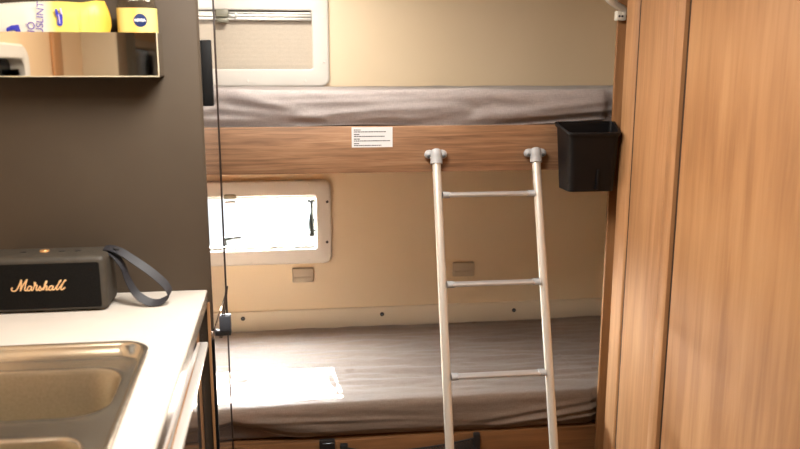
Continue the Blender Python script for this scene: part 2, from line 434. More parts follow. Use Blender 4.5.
obj('latch_grip', box(-.293, -.250, B - .020, B - .004, .990, 1.001, .003), M['blind_metal'], lt)
lh = obj('window_catch', tube(catmull([(-.299, B + .004, .818), (-.299, B - .006, .842), (-.28, B - .012, .848), (-.236, B - .013, .853)], 5), .0080, 10, ry=.0060), M['latch_dark'], w2)
lh['label'] = 'dark grey catch lever'
lt = obj('bottom_latch', box(-.302, -.226, B - .022, B - .004, .786, .799, .004), M['blind_metal'], w2)
# stay arm at the right end of the pane
sa = obj('stay_arm', tube([(.0445, B + .015, .990), (.0445, B + .012, .93)], .0060, 10), M['latch_dark'], w2); sa['label'] = 'dark grey window stay'
obj('stay_bracket', box(.030, .060, B + .008, B + .022, .984, .996, .002), M['latch_dark'], sa)
obj('stay_sleeve', tube(catmull([(.0425, B + .010, .936), (.0410, B + .006, .912), (.0415, B + .004, .884), (.044, B + .002, .862)], 4), lambda t: .0092 + .0035 * math.sin(t * 3.1), 12), M['latch_dark'], sa)
bm = disc_y(.043, B + .010, .856, .0120, .014); box(.048, .060, B, B + .008, .866, .874, .001, 1, bm); box(.048, .060, B, B + .008, .912, .918, .001, 1, bm)
obj('stay_knob', bm, M['latch_dark'], sa)

# two beige boxes on the rear wall of the lower bunk
def wall_box(x0, x1, z0, z1, label):
    t = thing('switch_box', label, 'switch box', ((x0 + x1) / 2, B, z0), 'beige switch boxes on the rear wall')
    obj('housing', box(x0, x1, B - .020, B, z0, z1, .005, 3), M['beige_box'], t)
    obj('rocker', box(x0 + .005, x1 - .005, B - .0225, B - .018, z0 + .005, z0 + .024, .002), M['beige_box'], t)
    return t
wall_box(-.0398, .0465, .6600, .7185, 'small beige switch box under the open lower window')
wall_box(.6186, .7080, .6625, .7215, 'small beige switch box seen between the ladder rails')

# ------------------------------------------------------------------ bunks
def crease(u, v):
    """ridged noise for wrinkles"""
    n = noise.noise(Vector((u, v, 3.1)))
    return (1 - abs(n) * 2.2)

def sheet(x0, x1, y0, y1, zt, zhem, rad, wr_top, wr_front, seed, extra=None, nx=300):
    """fitted sheet over a mattress: front skirt, rounded edge, top, rear edge"""
    bm = bmesh.new(); rows = []
    prof = []                                   # (y, z-kind, normal)
    NF = 34
    for k in range(NF + 1): prof.append(('f', k / NF))
    for k in range(1, 9): prof.append(('r', k / 8))
    NT = 60
    for k in range(1, NT + 1): prof.append(('t', k / NT))
    for k in range(1, 5): prof.append(('b', k / 4))
    for i in range(nx + 1):
        x = x0 + (x1 - x0) * i / nx
        hem = zhem(x); row = []; yb0 = y0; y0 = yb0 + .016 * smooth01((x - .925) / .03)
        for kind, t in prof:
            if kind == 'f':
                z = hem + (zt - rad - hem) * t; y = y0; nrm = Vector((0, -1, 0))
            elif kind == 'r':
                a = t * math.pi / 2; y = y0 + rad - rad * math.cos(a); z = zt - rad + rad * math.sin(a); nrm = Vector((0, -math.cos(a), math.sin(a)))
            elif kind == 't':
                y = y0 + rad + (y1 - .015 - y0 - rad) * t; z = zt; nrm = Vector((0, 0, 1))
            else:
                a = t * math.pi / 2; y = y1 - .015 + .015 * math.sin(a); z = zt - .015 + .015 * math.cos(a) - (.04 * max(0, t - .5)); nrm = Vector((0, math.sin(a), math.cos(a)))
            s = (y - y0) + (zt - z)
            if kind in 'fr':
                d = wr_front(x, z, hem)
            elif kind == 't':
                d = wr_top(x, y)
                w = min(1, t * 6); d = d * w + wr_front(x, z, hem) * (1 - w)
            else: d = 0
            if extra: d += extra(x, y, z, kind)
            row.append(bm.verts.new(Vector((x, y, z)) + nrm * d))
        rows.append(row); y0 = yb0
    for a, b in zip(rows, rows[1:]):
        for k in range(len(a) - 1): bm.faces.new((a[k], b[k], b[k + 1], a[k + 1]))
    bmesh.ops.solidify(bm, geom=list(bm.faces), thickness=.002)
    return bm

def smooth01(t):
    t = max(0, min(1, t)); return t * t * (3 - 2 * t)

def fold(x, z, xa, za, xb, zb, wid, amp):
    """one long crease between two points of the front face"""
    dx, dz = xb - xa, zb - za; L2 = dx * dx + dz * dz
    t = ((x - xa) * dx + (z - za) * dz) / L2
    tt = max(0, min(1, t))
    px, pz = xa + dx * tt, za + dz * tt
    d = math.hypot(x - px, z - pz); sgn = 1 if (dx * (z - za) - dz * (x - xa)) > 0 else -1
    env = math.sin(math.pi * max(0, min(1, (t + .08) / 1.16))) ** .6 if -.08 < t < 1.08 else 0
    sd = d * sgn / wid
    return amp * env * (math.exp(-(sd - .7) ** 2) - .6 * math.exp(-(sd + .7) ** 2))

# upper bunk: mattress behind the oak front board
def up_hem(x): return 1.338 + .010 * smooth01((x - .78) / .16) + .004 * math.sin(x * 9) * smooth01((x + .1) / .3)
def up_front(x, z, hem):
    h = (z - hem) / .11
    d = .0055 * noise.noise(Vector((x * 3.0, z * 30 + x * 3, 1.0))) + .002 * noise.noise(Vector((x * 10, z * 40 + x * 9, 5.0)))
    d += fold(x, z, -.22, 1.425, .06, 1.360, .016, 0.0090) + fold(x, z, -.22, 1.385, .10, 1.348, .012, 0.0075)
    d += fold(x, z, .18, 1.352, .55, 1.400, .018, 0.0075) + fold(x, z, .30, 1.346, .50, 1.372, .013, 0.0060)
    d += fold(x, z, .55, 1.352, 1.0, 1.402, .016, 0.0105) + fold(x, z, .60, 1.345, 1.0, 1.378, .011, 0.0105)
    d += fold(x, z, .0, 1.36, .30, 1.384, .010, .005) - fold(x, z, -.1, 1.41, .5, 1.425, .008, .003)
    d -= .012 * smooth01((.25 - h) / .25)
    return d + .004
def up_top(x, y): return .006 * noise.noise(Vector((x * 3.2, y * 4, 2.0))) + .003 * noise.noise(Vector((x * 9, y * 12, 8.0)))
mu = thing('mattress', 'upper bunk mattress in wrinkled pale lilac-grey fitted sheet behind the oak board', 'mattress', (.25, F + .4, 1.295))
obj('mattress_core', box(XL + .02, XR - .02, F + .045, B - .02, 1.295, 1.420, .02, 3), M['core'], mu)
obj('fitted_sheet', sheet(XL + .012, XR - .012, F + .022, B - .008, 1.440, up_hem, .022, up_top, up_front, 1), M['sheet_up'], mu, 60)

bu = thing('upper_bunk', 'upper bunk shelf with long oak front board and white notice sticker', 'bunk bed', (.05, F, 1.2))
obj('front_board', box(XL, .952, F, F + .020, 1.2015, 1.3385, .002), M['wood_board'], bu)
obj('slat_base', box(XL + .004, XR - .004, F + .022, B - .004, 1.262, 1.292, .002), M['wood_base_shaded'], bu)
st = obj('notice_sticker', box(.1546, .2756, F - .0008, F, 1.2770, 1.3365), M['sticker'], bu, 0)
st['label'] = 'white paper notice sticker with four pairs of fine text lines'
# the printed lines are too small to read in the photo: rows of word-length dashes
bm = bmesh.new(); rr = random.Random(9)
def dashes(z, x0, x1, h):
    x = x0
    while x < x1 - .002:
        w = min(rr.uniform(.003, .009), x1 - x)
        box(x, x + w, F - .0012, F - .0008, z - h / 2, z + h / 2, 0, 1, bm); x += w + .0010
for k in range(4):
    zt = 1.3283 - k * .0133
    dashes(zt, .161, .161 + (.020, .019, .018, .016)[k], .0026)
    dashes(zt - .0056, .161, (.256, .253, .270, .242)[k], .0026)
obj('printed_text', bm, M['ink'], st, 0)

# lower bunk
def low_hem(x):
    h = .352 + .066 * smooth01((.02 - x) / .30) ** 1.2
    return h + .004 * math.sin(x * 5 + 1) + .003
def low_front(x, z, hem):
    h = (z - hem) / .11
    d = .004 * noise.noise(Vector((x * 1.2, z * 26, 4.0))) + .0025 * noise.noise(Vector((x * 3.5, z * 60 + x * 4, 7.0)))
    d += fold(x, z, .60, .360, 1.05, .420, .010, .012) + fold(x, z, .66, .350, 1.05, .395, .008, .012) + fold(x, z, .55, .385, 1.05, .445, .010, .006)
    d += fold(x, z, -.30, .440, .05, .378, .018, .006)
    d += fold(x, z, -.2, .42, .3, .405, .008, .004)
    d -= .014 * smooth01((.22 - h) / .22)
    return d + .004
def low_top(x, y):
    N_ = noise.noise
    d = .0055 * N_(Vector((x * 1.6, y * 16 + x * 1.5, 2.0))) + .0040 * N_(Vector((x * 4, y * 45 + x * 3, 9.0)))
    d += .0060 * max(0, N_(Vector((x * 2.2 + 4, y * 34 - x * 2, 6.0)))) ** 1.3
    for q, (fr, ox) in enumerate(((58, 1.7), (80, 5.1))):        # thin drawn-out ridges
        r_ = 1 - abs(N_(Vector((x * 2.4 + ox, y * fr * .5 + x * (2 - q * 3), 11.0 + q))))
        d += .0036 * max(0, r_ - .80) * 5
    return d
ml = thing('mattress', 'lower bunk mattress in wrinkled grey-brown fitted sheet with a sunlit patch', 'mattress', (.25, F + .4, .345))
obj('mattress_core', box(XL + .02, XR - .02, F + .03, B - .03, .350, .452, .02, 3), M['core'], ml)
obj('fitted_sheet', sheet(XL + .012, XR - .012, F + .004, B - .018, .466, low_hem, .02, low_top, low_front, 2), M['sheet_low'], ml, 60)

bl = thing('lower_bunk', 'lower bunk base with oak front panel at the foot of the picture', 'bunk bed', (.25, F, 0))
obj('front_panel', box(XL, .952, F, F + .020, 0, .347, .002), M['wood_base_shaded'], bl)
obj('slat_base', box(XL + .004, XR - .004, F + .022, B - .004, .315, .347, .002), M['wood_base_shaded'], bl)

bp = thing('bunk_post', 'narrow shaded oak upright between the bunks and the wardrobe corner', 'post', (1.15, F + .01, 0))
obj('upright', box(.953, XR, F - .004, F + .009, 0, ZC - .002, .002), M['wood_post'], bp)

# ------------------------------------------------------------------ ladder
def lad_y(z): return 2.262 - .328 * (1.235 - z)
la = thing('ladder', 'aluminium bunk ladder hooked over the upper bunk board, leaning into the aisle', 'ladder', (.5547, lad_y(0), 0))
LX = (.4027, .7068)
nrm = Vector((0, 1, .328)).normalized()
for x in LX:
    rail = obj('rail', tube([(x, lad_y(.012), .012), (x, lad_y(1.242), 1.242)], .0128, 20, ref=(1, 0, 0), ry=.0105), M['aluminium'], la)
    obj('rubber_foot', tube([(x, lad_y(.001), .001), (x, lad_y(.05), .05)], .018, 16, ref=(1, 0, 0), ry=.0145), M['black'], rail)
    
for k in range(5):
    z = 1.1400 - .2507 * k; y = lad_y(z)
    r = obj('rung', tube([(LX[0] + .013, y, z), (LX[1] - .013, y, z)], .0145, 20, ref=(0, 1, 0), ry=.0075), M['rung_alu'], la)
    for x, s in ((LX[0], 1), (LX[1], -1)):
        obj('end_cap', tube([(x + s * .0130, y, z), (x + s * .0165, y, z), (x + s * .026, y, z - .0005), (x + s * .034, y, z)],
                            lambda t: .0178 - .004 * t, 16, ref=(0, 1, 0), ry=.0098), M['grey_plastic'], r)
for x in LX:
    h = obj('hook_fitting', tube(catmull([(x, lad_y(1.229), 1.229), (x, lad_y(1.245), 1.245), (x, 2.2680, 1.257), (x, 2.274, 1.264)], 5), lambda t: .0182 - .002 * t, 18, ref=(1, 0, 0), ry=.0150), M['grey_plastic'], la)
    h['label'] = 'grey plastic top fitting'
    for s in (-1, 1):
        # rounded clamp ears screwed to the board
        p = [(x + s * .012, 2.279, 1.256), (x + s * .018, 2.278, 1.256), (x + s * .026, 2.278, 1.255), (x + s * .031, 2.279, 1.255), (x + s * .0335, 2.280, 1.255)]
        rad = [.0118, .0132, .0125, .0088, .003]
        e = obj('clamp_ear', tube(p, lambda t: rad[min(4, int(round(t * 4)))], 16, ref=(0, 0, 1)), M['grey_plastic'], h)
        obj('screw', disc_y(x + s * .0225, 2.2665, 1.251, .0048, .0022, 12), M['blue_screw'], e)

# ------------------------------------------------------------------ black bin on the board
bn = thing('hanging_bin', 'black plastic waste bin hung on the upper bunk board beside the wardrobe', 'bin', (.862, 2.22, 1.155))
def bin_loop(t, inset=0.0, zoff=0.0):
    """t 0 bottom .. 1 top; walls lean outwards, rim slopes forward"""
    xa, xb = .7855 - .0145 * t + inset, .9160 + .006 * t - inset
    ya, yb = 2.180 - .022 * t + inset, 2.283 - inset
    pts = rrect(xa, xb, ya, yb, [.016, .012, .012, .016], 6)
    out = []
    for a, b in pts:
        q = (b - 2.158) / .125
        a += max(0, (a - .80) / .12) * .030 * q
        z = 1.149 + (.1725 + .0245 * q) * t + zoff
        out.append((a, b, z))
    return out
lo = [bin_loop(0)] + [bin_loop(k / 6) for k in range(1, 7)] + [bin_loop(1, .0025), bin_loop(.5, .0025), bin_loop(0, .0025, .003)]
body = obj('body', loft(lo, True, True), M['bin_black'], bn)
rim = [bin_loop(.955, -.0005), bin_loop(.955, -.0042), bin_loop(1.0, -.0050), bin_loop(1.0, -.0035, .0025), bin_loop(1.0, .002, .0025), bin_loop(1.0, .0026, 0)]
for l in rim:
    for i, (a, b, c) in enumerate(l): l[i] = (a, min(b, 2.2865), c)
obj('rim', loft(rim, close=True), M['bin_black'], bn)
obj('hanger_lip', box(.80, .94, 2.280, F + .021, 1.3395, 1.3425, .001, 1), M['bin_black'], bn)
bm = box(.834, .842, 2.170, 2.1776, 1.158, 1.190, .002)
obj('moulded_rib', box(.862, .872, 2.168, 2.182, 1.156, 1.215, .003), M['bin_black'], bn); bm.free()

# ------------------------------------------------------------------ net pocket and clip on the lower bunk front
nt_ = thing('net_pocket', 'black mesh net pocket sagging across the lower bunk front panel', 'net pocket', (.33, F, .14))
def net_top(x):
    t = (x - .118) / (.545 - .118)
    return .335 - .030 * math.sin(math.pi * min(1, t * 1.25)) * (1 - t) ** .3 + .001 if t < .8 else .322 + (.3385 - .322) * (t - .8) / .2
def net_top(x):
    t = max(0, min(1, (x - .118) / .427))
    a = .333 + (.338 - .333) * t
    return a - .026 * (4 * t * (1 - t)) ** .8 * (1.25 - .5 * t)
bm = bmesh.new()
wires = []
nx = 46
def net_pt(x, q):
    z = net_top(x) + (.150 - net_top(x)) * q
    return Vector((x, F - .008 - .016 * math.sin(math.pi * min(1, q * .9 + .1)) , z))
K = 18
for i in range(-K, nx):                         # two families of diagonal cords
    for sg in (1, -1):
        pts = []
        for k in range(K + 1):
            c = i + k if sg == 1 else i + K - k
            if 0 <= c <= nx: pts.append(net_pt(.118 + .427 * c / nx, k / K))
        if len(pts) > 1: tube(pts, .0019, 4, True, bm)
obj('netting', bm, M['black'], nt_)
obj('top_cord', tube([net_pt(.118 + .427 * k / 40, 0) for k in range(41)], .0028, 8), M['black'], nt_)
obj('bottom_cord', tube([net_pt(.118 + .427 * k / 40, 1) for k in range(41)], .0028, 8), M['black'], nt_)
obj('end_bar', box(.1055, .1300, F - .020, F, .140, .3405, .004), M['black'], nt_)
obj('end_bar', box(.5360, .5570, F - .020, F, .140, .3515, .004), M['black'], nt_)
cl = obj('catch', box(.0400, .0895, F - .016, F, .300, .3590, .004), M['black'], bl); cl['label'] = 'small black catch'
e_ = obj('catch_edge', box(.0500, .0880, F - .0185, F - .014, .3470, .3500, .001, 1), M['blue_screw'], cl); e_['label'] = 'silver edge strip'

# ------------------------------------------------------------------ wardrobe on the right
W = .94
wd = thing('wardrobe', 'tall oak wardrobe with grooved upright panels along the right side', 'wardrobe', (1.15, 1.55, 0))
obj('carcass', box(W + .022, XR - .002, .42, 2.205, .0, ZC - .004, .002), M['groove'], wd, 0)
obj('corner_post', box(W, W + .050, 2.1225, 2.2065, .002, ZC - .006, .012, 4), M['wood_up'], wd)
obj('side_panel', box(W + .003, W + .024, 1.8935, 2.1130, .002, ZC - .006, .003), M['wood_up'], wd)
obj('gap_shade_strip', box(W + .0065, W + .024, 2.108, 2.124, .002, ZC - .006), M['groove'], wd, 0)  # dark filler strip painting the shade inside the panel joint
obj('gap_shade_strip', box(W + .0045, W + .024, 1.815, 1.845, .002, ZC - .006), M['groove'], wd, 0)  # likewise painted shade, between door and moulding
yc = [(.004, 1.8385), (-.005, 1.8400), (-.010, 1.8470), (-.0115, 1.860), (-.0105, 1.874), (-.007, 1.886), (.003, 1.8930), (.022, 1.8930), (.022, 1.8385)]
obj('moulding', loft([[(W + a, b, .002) for a, b in yc], [(W + a, b, ZC - .006) for a, b in yc]], True, True), M['wood_up'], wd)
d_ = obj('wardrobe_door', box(W - .002, W + .020, 1.13, 1.8205, .004, ZC - .008, .004, 3), M['wood_door'], wd)
d2 = obj('wardrobe_door', box(W - .002, W + .020, .43, 1.124, .004, ZC - .008, .004, 3), M['wood_door'], wd)
gh = thing('grab_handle', 'cream plastic grab handle screwed to the oak post at the top edge', 'handle', (.958, F - .004, 1.66))
ymt = F - .004
arm = obj('grip', tube(catmull([(.9630, ymt - .014, 1.662), (.9600, ymt - .018, 1.676), (.938, ymt - .028, 1.686), (.912, ymt - .040, 1.698), (.898, ymt - .045, 1.710), (.893, ymt - .047, 1.732),
        (.893, ymt - .047, 1.80), (.897, ymt - .046, 1.842), (.912, ymt - .038, 1.858), (.938, ymt - .026, 1.868), (.9585, ymt - .016, 1.876), (.9625, ymt - .012, 1.888)], 6), .0105, 14), M['hook_white'], gh)
for z0 in (1.645, 1.880):
    mt = obj('mount', box(.9400, .9690, ymt - .022, ymt, z0, z0 + .028, .003), M['hook_white'], gh)
    for x in (.9475, .9565): obj('screw', disc_y(x, ymt - .022, z0 + .012, .0032, .0012, 10), M['ink'], mt)

# ------------------------------------------------------------------ tall cabinet, left of the bunks
tc_ = thing('tall_cabinet', 'tall dark taupe cabinet with mirror-gloss door facing the aisle', 'cabinet', (-.54, 2.08, 0))
obj('side_panel', box(XL + .002, GX - .006, PY, PY + .018, 0, ZC - .004, .0015), M['panel'], tc_)
obj('carcass', box(XL + .004, GX - .014, PY + .018, 2.262, 0, ZC - .006), M['panel'], tc_, 0)
obj('door_edge', box(GX - .014, GX, PY + .0005, PY + .004, .862, ZC - .006, .001, 1), M['panel'], tc_)
dr = obj('door', box(GX - .014, GX, PY + .004, 2.2535, .862, ZC - .008, .001, 1), M['gloss'], tc_); dr['label'] = 'mirror-gloss upper door'
hd = obj('door_handle', box(GX + .0006, GX + .0245, PY + .006, PY + .022, 1.4165, 1.5705, .002), M['deep_black'], dr); hd['label'] = 'flat black handle'
dl = obj('door', box(GX - .014, GX, PY + .004, 2.2535, .05, .856, .001, 1), M['gloss'], tc_); dl['label'] = 'mirror-gloss lower door'
obj('edge_trim', box(GX - .014, GX + .0026, 2.2540, 2.262, .03, ZC - .006, .001, 1), M['dark_trim'], tc_)
obj('plinth_strip', box(GX - .0065, GX + .0012, PY - .008, PY, .0, .838, .001, 1), M['deep_black'], tc_)
fs = obj('filler_strip', box(GX - .0135, GX - .0068, PY - .008, PY, .0, .934, .001, 1), M['wood_up'], tc_); fs['label'] = 'narrow oak filler strip'
lc = obj('door_latch', box(GX + .012, GX + .0405, PY + .016, PY + .042, .8500, .8900, .003), M['latch_slate'], dl); lc['label'] = 'grey latch grip with black base'
obj('latch_base', box(GX + .0005, GX + .040, PY + .016, PY + .042, .8380, .8495, .002), M['black'], lc)
bm = bmesh.new()
for dx in (0, .005): tube([(GX + .012 + dx * .9, PY + .02, .832), (GX + .019 + dx, PY + .02, .880), (GX + .034 + dx * .5, PY + .02, .968)], .0017, 8, True, bm)
obj('latch_rod', bm, M['dark_trim'], lc)

# ------------------------------------------------------------------ kitchen unit
Y0 = .32
def side(y): return -.235 + tap(y)
kc = thing('kitchen_cabinet', 'gloss-fronted kitchen base cabinet under the cream worktop', 'cabinet', (-.55, 1.1, 0))
def slab(xa, fx, y0, y1, z0, z1, bev=.002):
    b = box(0, 1, y0, y1, z0, z1)
    for v in b.verts: v.co.x = xa if v.co.x < .5 else fx(v.co.y)
    if bev: bmesh.ops.bevel(b, geom=list(b.edges), offset=bev, segments=2, affect='EDGES')
    return b
def tp(y): return .0285 * (1.88 - y)
obj('carcass', slab(XL + .004, lambda y: -.272 + tp(y), Y0 + .02, PY - .010, 0, WT - .215, 0), M['panel'], kc, 0)
def strip(fa, fb, y0, y1, z0, z1, bev=.001):
    b = box(0, 1, y0, y1, z0, z1)
    for v in b.verts: v.co.x = fa(v.co.y) if v.co.x < .5 else fb(v.co.y)
    if bev: bmesh.ops.bevel(b, geom=list(b.edges), offset=bev, segments=2, affect='EDGES')
    return b
f1 = obj('drawer_front', strip(lambda y: -.266 + .010 * (1.88 - y), lambda y: -.2480 + .010 * (1.88 - y), Y0 + .02, PY - .012, .850, WT - .031), M['gloss_dark'], kc); f1['label'] = 'gloss drawer front under the worktop edge'
f2 = obj('cabinet_door', strip(lambda y: -.266 + .010 * (1.88 - y), lambda y: -.2480 + .010 * (1.88 - y), Y0 + .02, PY - .012, .06, .824), M['gloss_dark'], kc); f2['label'] = 'gloss cabinet door'
hr = obj('handle_rail', strip(lambda y: -.2680 + tp(y), lambda y: -.2355 + tp(y), Y0 + .02, PY - .028, .828, .840), M['rail_alu'], f2); hr['label'] = 'bright aluminium handle rail'
obj('rail_edge', strip(lambda y: -.2555 + tp(y), lambda y: -.2530 + tp(y), Y0 + .02, PY - .028, .8402, .8430, 0), M['gold'], hr)
obj('back_rail', slab(XL + .004, lambda y: XL + .02, Y0 + .02, PY - .012, WT - .215, WT - .031, 0), M['panel'], kc, 0)

SX0, SX1, SY0, SY1 = -.80, -.297, .62, 1.545
def shear(pts, k=.05): return [(a + k * (1.45 - b), b) for a, b in pts]
wt = thing('worktop', 'cream kitchen worktop with a grey edge around the steel sink', 'worktop', (-.55, 1.1, WT - .03))
outer = [(side(b) if a > -.5 else XL + .003, b) for a, b in rrect(-.86, -.235, Y0, PY - .0015, .0012)]
hole = shear(rrect(SX0 + .010, SX1 - .010, SY0 + .010, SY1 - .010, .054))
outer_c = [(a + (-.002 if a > -.5 else 0), b) for a, b in outer]
obj('top', loft([XY(outer, WT - .003), XY(outer_c, WT), XY(hole, WT), XY(hole, WT - .03), XY(outer, WT - .03)]), M['worktop'], wt)
eg = obj('edge_band', strip(lambda y: side(y) + .0003, lambda y: side(y) + .0016, Y0, PY - .002, WT - .030, WT - .0025, 0), M['edge_grey'], wt, 0); eg['label'] = 'grey edge band'

sk = thing('kitchen_sink', 'stainless steel double bowl sink set into the cream worktop', 'sink', (-.55, 1.1, WT))
so = rrect(SX0, SX1, SY0, SY1, .062)
def SH(pts, z): return XY(shear(pts), z)
zt = WT
loops = [SH(so, zt + .0003), SH(rrect(SX0 + .001, SX1 - .001, SY0 + .001, SY1 - .001, .061), zt + .0028), SH(rrect(SX0 + .005, SX1 - .005, SY0 + .005, SY1 - .005, .058), zt + .0040),
         SH(rrect(SX0 + .009, SX1 - .009, SY0 + .009, SY1 - .009, .055), zt + .0028), SH(rrect(SX0 + .013, SX1 - .013, SY0 + .013, SY1 - .013, .052), zt - .004),
         SH(rrect(SX0 + .019, SX1 - .019, SY0 + .022, SY1 - .022, .047), zt - .017), SH(rrect(SX0 + .022, SX1 - .022, SY0 + .030, SY1 - .030, .044), zt - .0205)]
obj('rim', loft(loops), M['steel'], sk, 60)
zd = zt - .0205
DX0, DX1, DY0, DY1 = SX0 + .022, SX1 - .022, SY0 + .030, SY1 - .030
def bowl(y0, y1, rx, ya, yb, label, radii, rad):
    bx0 = DX0 + .02
    dk = [SH(rrect(DX0, DX1, y0, y1, radii), zd), SH(rrect(bx0 - .010, rx + .010, ya - .010, yb + .010, rad + .010), zd - .0005),
          SH(rrect(bx0 - .004, rx + .004, ya - .004, yb + .004, rad + .004), zd + .0012), SH(rrect(bx0, rx, ya, yb, rad), zd - .002)]
    d = obj('drainer_deck', loft(dk), M['steel'], sk, 60)
    wl = [SH(rrect(bx0, rx, ya, yb, rad), zd - .002), SH(rrect(bx0 + .004, rx - .004, ya + .004, yb - .004, rad), zd - .010), SH(rrect(bx0 + .010, rx - .010, ya + .010, yb - .010, rad), zd - .10),
          SH(rrect(bx0 + .016, rx - .016, ya + .016, yb - .016, rad * .95), zd - .132), SH(rrect(bx0 + .032, rx - .032, ya + .032, yb - .032, rad * .8), zd - .144)]
    o = obj('bowl', loft(wl, False, True), M['steel_dull'], sk, 60)
    cx, cy = (bx0 + rx) / 2 - .05, (ya + yb) / 2
    b2 = loft([[(cx + q * math.cos(2 * math.pi * k / 24), cy + q * math.sin(2 * math.pi * k / 24), zd - .1435 + dz) for k in range(24)] for q, dz in ((.030, 0), (.029, .003), (.022, .003), (.018, .001))], False, True)
    obj('drain', b2, M['steel'], o)
ym = 1.2035
bowl(ym, DY1, -.337, 1.242, 1.458, '', [.0005, .044, .044, .0005], .062)
bowl(DY0, ym, -.352, DY0 + .04, 1.166, '', [.044, .0005, .0005, .044], .045)

# ------------------------------------------------------------------ loudspeaker
SPX0, SPX1, SPY0, SPY1, SPZ0, SPZ1 = -.705, -.4380, 1.762, 1.872, WT + .0015, WT + .1275
sp = thing('portable_speaker', 'black portable speaker with gold script logo and wrist strap on the worktop', 'speaker', ((SPX0 + SPX1) / 2, (SPY0 + SPY1) / 2, WT))
body = obj('body', box(SPX0, SPX1, SPY0, SPY1, SPZ0, SPZ1, .014, 5), M['leather'], sp, 50)
gr = rrect(SPX0 + .012, SPX1 - .012, SPZ0 + .009, SPZ1 - .0135, .006)
gi = rrect(SPX0 + .0135, SPX1 - .0135, SPZ0 + .0105, SPZ1 - .015, .005)
g_ = obj('grille', loft([XZ(gr, SPY0 + .004), XZ(gr, SPY0 - .0008), XZ(gi, SPY0 - .0012)], True, True), M['grille'], sp)
g_['label'] = 'black mesh front grille'
# gold script lettering, drawn stroke by stroke (x, y on a 0-550 / 0-140 sheet, y down)
strokes = [
    [(132, 168), (120, 182), (124, 200), (143, 206), (166, 196), (190, 160), (212, 112), (226, 82)],
    [(226, 82), (222, 120), (212, 165), (206, 203)],
    [(206, 203), (232, 150), (262, 105), (283, 78)],
    [(283, 78), (266, 125), (252, 172), (250, 194), (258, 200), (272, 190)],
    [(322, 160), (306, 152), (288, 160), (276, 180), (278, 197), (290, 200), (306, 186), (324, 154)],
    [(324, 154), (314, 184), (318, 197), (330, 190), (342, 165)],
    [(342, 165), (352, 138), (350, 116), (358, 112), (362, 124), (354, 142), (368, 140), (377, 138)],
    [(377, 138), (366, 170), (363, 192), (374, 194), (388, 178), (404, 150)],
    [(404, 150), (405, 165), (414, 178), (410, 192), (394, 196), (386, 186)],
    [(410, 192), (436, 168), (462, 126), (474, 100), (466, 98), (452, 130), (432, 192)],
    [(432, 192), (448, 162), (466, 148), (472, 156), (460, 182), (466, 192), (482, 182)],
    [(534, 154), (518, 146), (500, 156), (488, 174), (492, 190), (504, 192), (520, 178), (536, 148)],
    [(536, 148), (526, 178), (531, 190), (545, 182), (570, 148)],
    [(545, 182), (582, 134), (608, 98), (616, 88), (606, 90), (582, 136), (564, 176), (570, 188), (584, 180)],
    [(584, 180), (622, 130), (650, 96), (664, 86), (652, 88), (626, 132), (607, 172), (612, 186), (628, 182), (652, 160)],
]
bm = bmesh.new()
lx0, lz0, sc_ = -.6385, 1.0318, .000214
for s in strokes:
    P3 = []
    for a, b in s:
        b2 = b + (a - 125) * .042                  # undo the slope the photo's perspective gives the base line
        P3.append((lx0 + (a - 125) * sc_, SPY0 - .0016, lz0 - (b2 - 150) * sc_))
    tube(catmull(P3, 5), .00145, 8, True, bm, ref=(0, 1, 0))
M['logo_gold'] = principled('logo_gold_print', srgb(250, 204, 150), .4, .1)[0]
lg = obj('logo', bm, M['logo_gold'], g_); lg['label'] = 'gold script logo reading Marshall'
kx, ky = -.583, 1.825
kn = obj('control_knob', loft([[(kx + q * math.cos(2 * math.pi * k / 24), ky + q * math.sin(2 * math.pi * k / 24), SPZ1 + dz) for k in range(24)] for q, dz in ((.0105, -.001), (.0105, .002), (.0095, .0035), (.004, .0038))], True, True), M['gold'], sp)
kn['label'] = 'brass control knob'
for x in (-.63, -.545, -.51):
    obj('button', loft([[(x + q * math.cos(2 * math.pi * k / 16), ky + q * math.sin(2 * math.pi * k / 16), SPZ1 + dz) for k in range(16)] for q, dz in ((.007, -.001), (.007, .0008), (.005, .0012))], True, True), M['black'], sp)
# wrist strap: a flat leather band looping down to the worktop
zb = WT
pth = catmull([(-.452, 1.826, 1.0975), (-.436, 1.822, 1.0975), (-.411, 1.814, 1.0890), (-.380, 1.806, 1.0690), (-.346, 1.800, 1.0440), (-.314, 1.797, 1.0120), (-.306, 1.792, .9900),
               (-.325, 1.786, .9760), (-.350, 1.786, .9755), (-.378, 1.792, .9930), (-.398, 1.800, 1.0260), (-.411, 1.808, 1.0610), (-.432, 1.818, 1.0850), (-.450, 1.824, 1.0930)], 7)
bm = bmesh.new(); rings = []
nP = len(pth)
for i, p in enumerate(pth):
    t = i / (nP - 1)
    lift = math.sin(math.pi * t)
    wv = Vector((.10 + .28 * lift, .80, .22 + .55 * lift * (1 if t < .55 else .6))).normalized() * .0108
    if p.z - wv.z < zb + .002: p = p + Vector((0, 0, zb + .002 - (p.z - wv.z)))
    tg = (pth[min(nP - 1, i + 1)] - pth[max(0, i - 1)]).normalized()
    nn = tg.cross(wv).normalized() * .0011
    rings.append([bm.verts.new(q) for q in (p - wv - nn, p + wv - nn, p + wv + nn, p - wv + nn)])
for A, Bq in zip(rings, rings[1:]):
    for k in range(4): bm.faces.new((A[k], A[(k + 1) % 4], Bq[(k + 1) % 4], Bq[k]))
bm.faces.new(rings[0][::-1]); bm.faces.new(rings[-1])
sr = obj('wrist_strap', bm, M['strap'], sp, 50); sr['label'] = 'black leather wrist strap'
obj('stud', loft([[(-.424 + q * math.cos(2 * math.pi * k / 16), 1.818 + q * .8 * math.sin(2 * math.pi * k / 16), zb + .1290 + dz - .3 * q * math.cos(2 * math.pi * k / 16)) for k in range(16)] for q, dz in ((.006, -.001), (.006, .0022), (.004, .0034))], True, True), M['black'], sr)

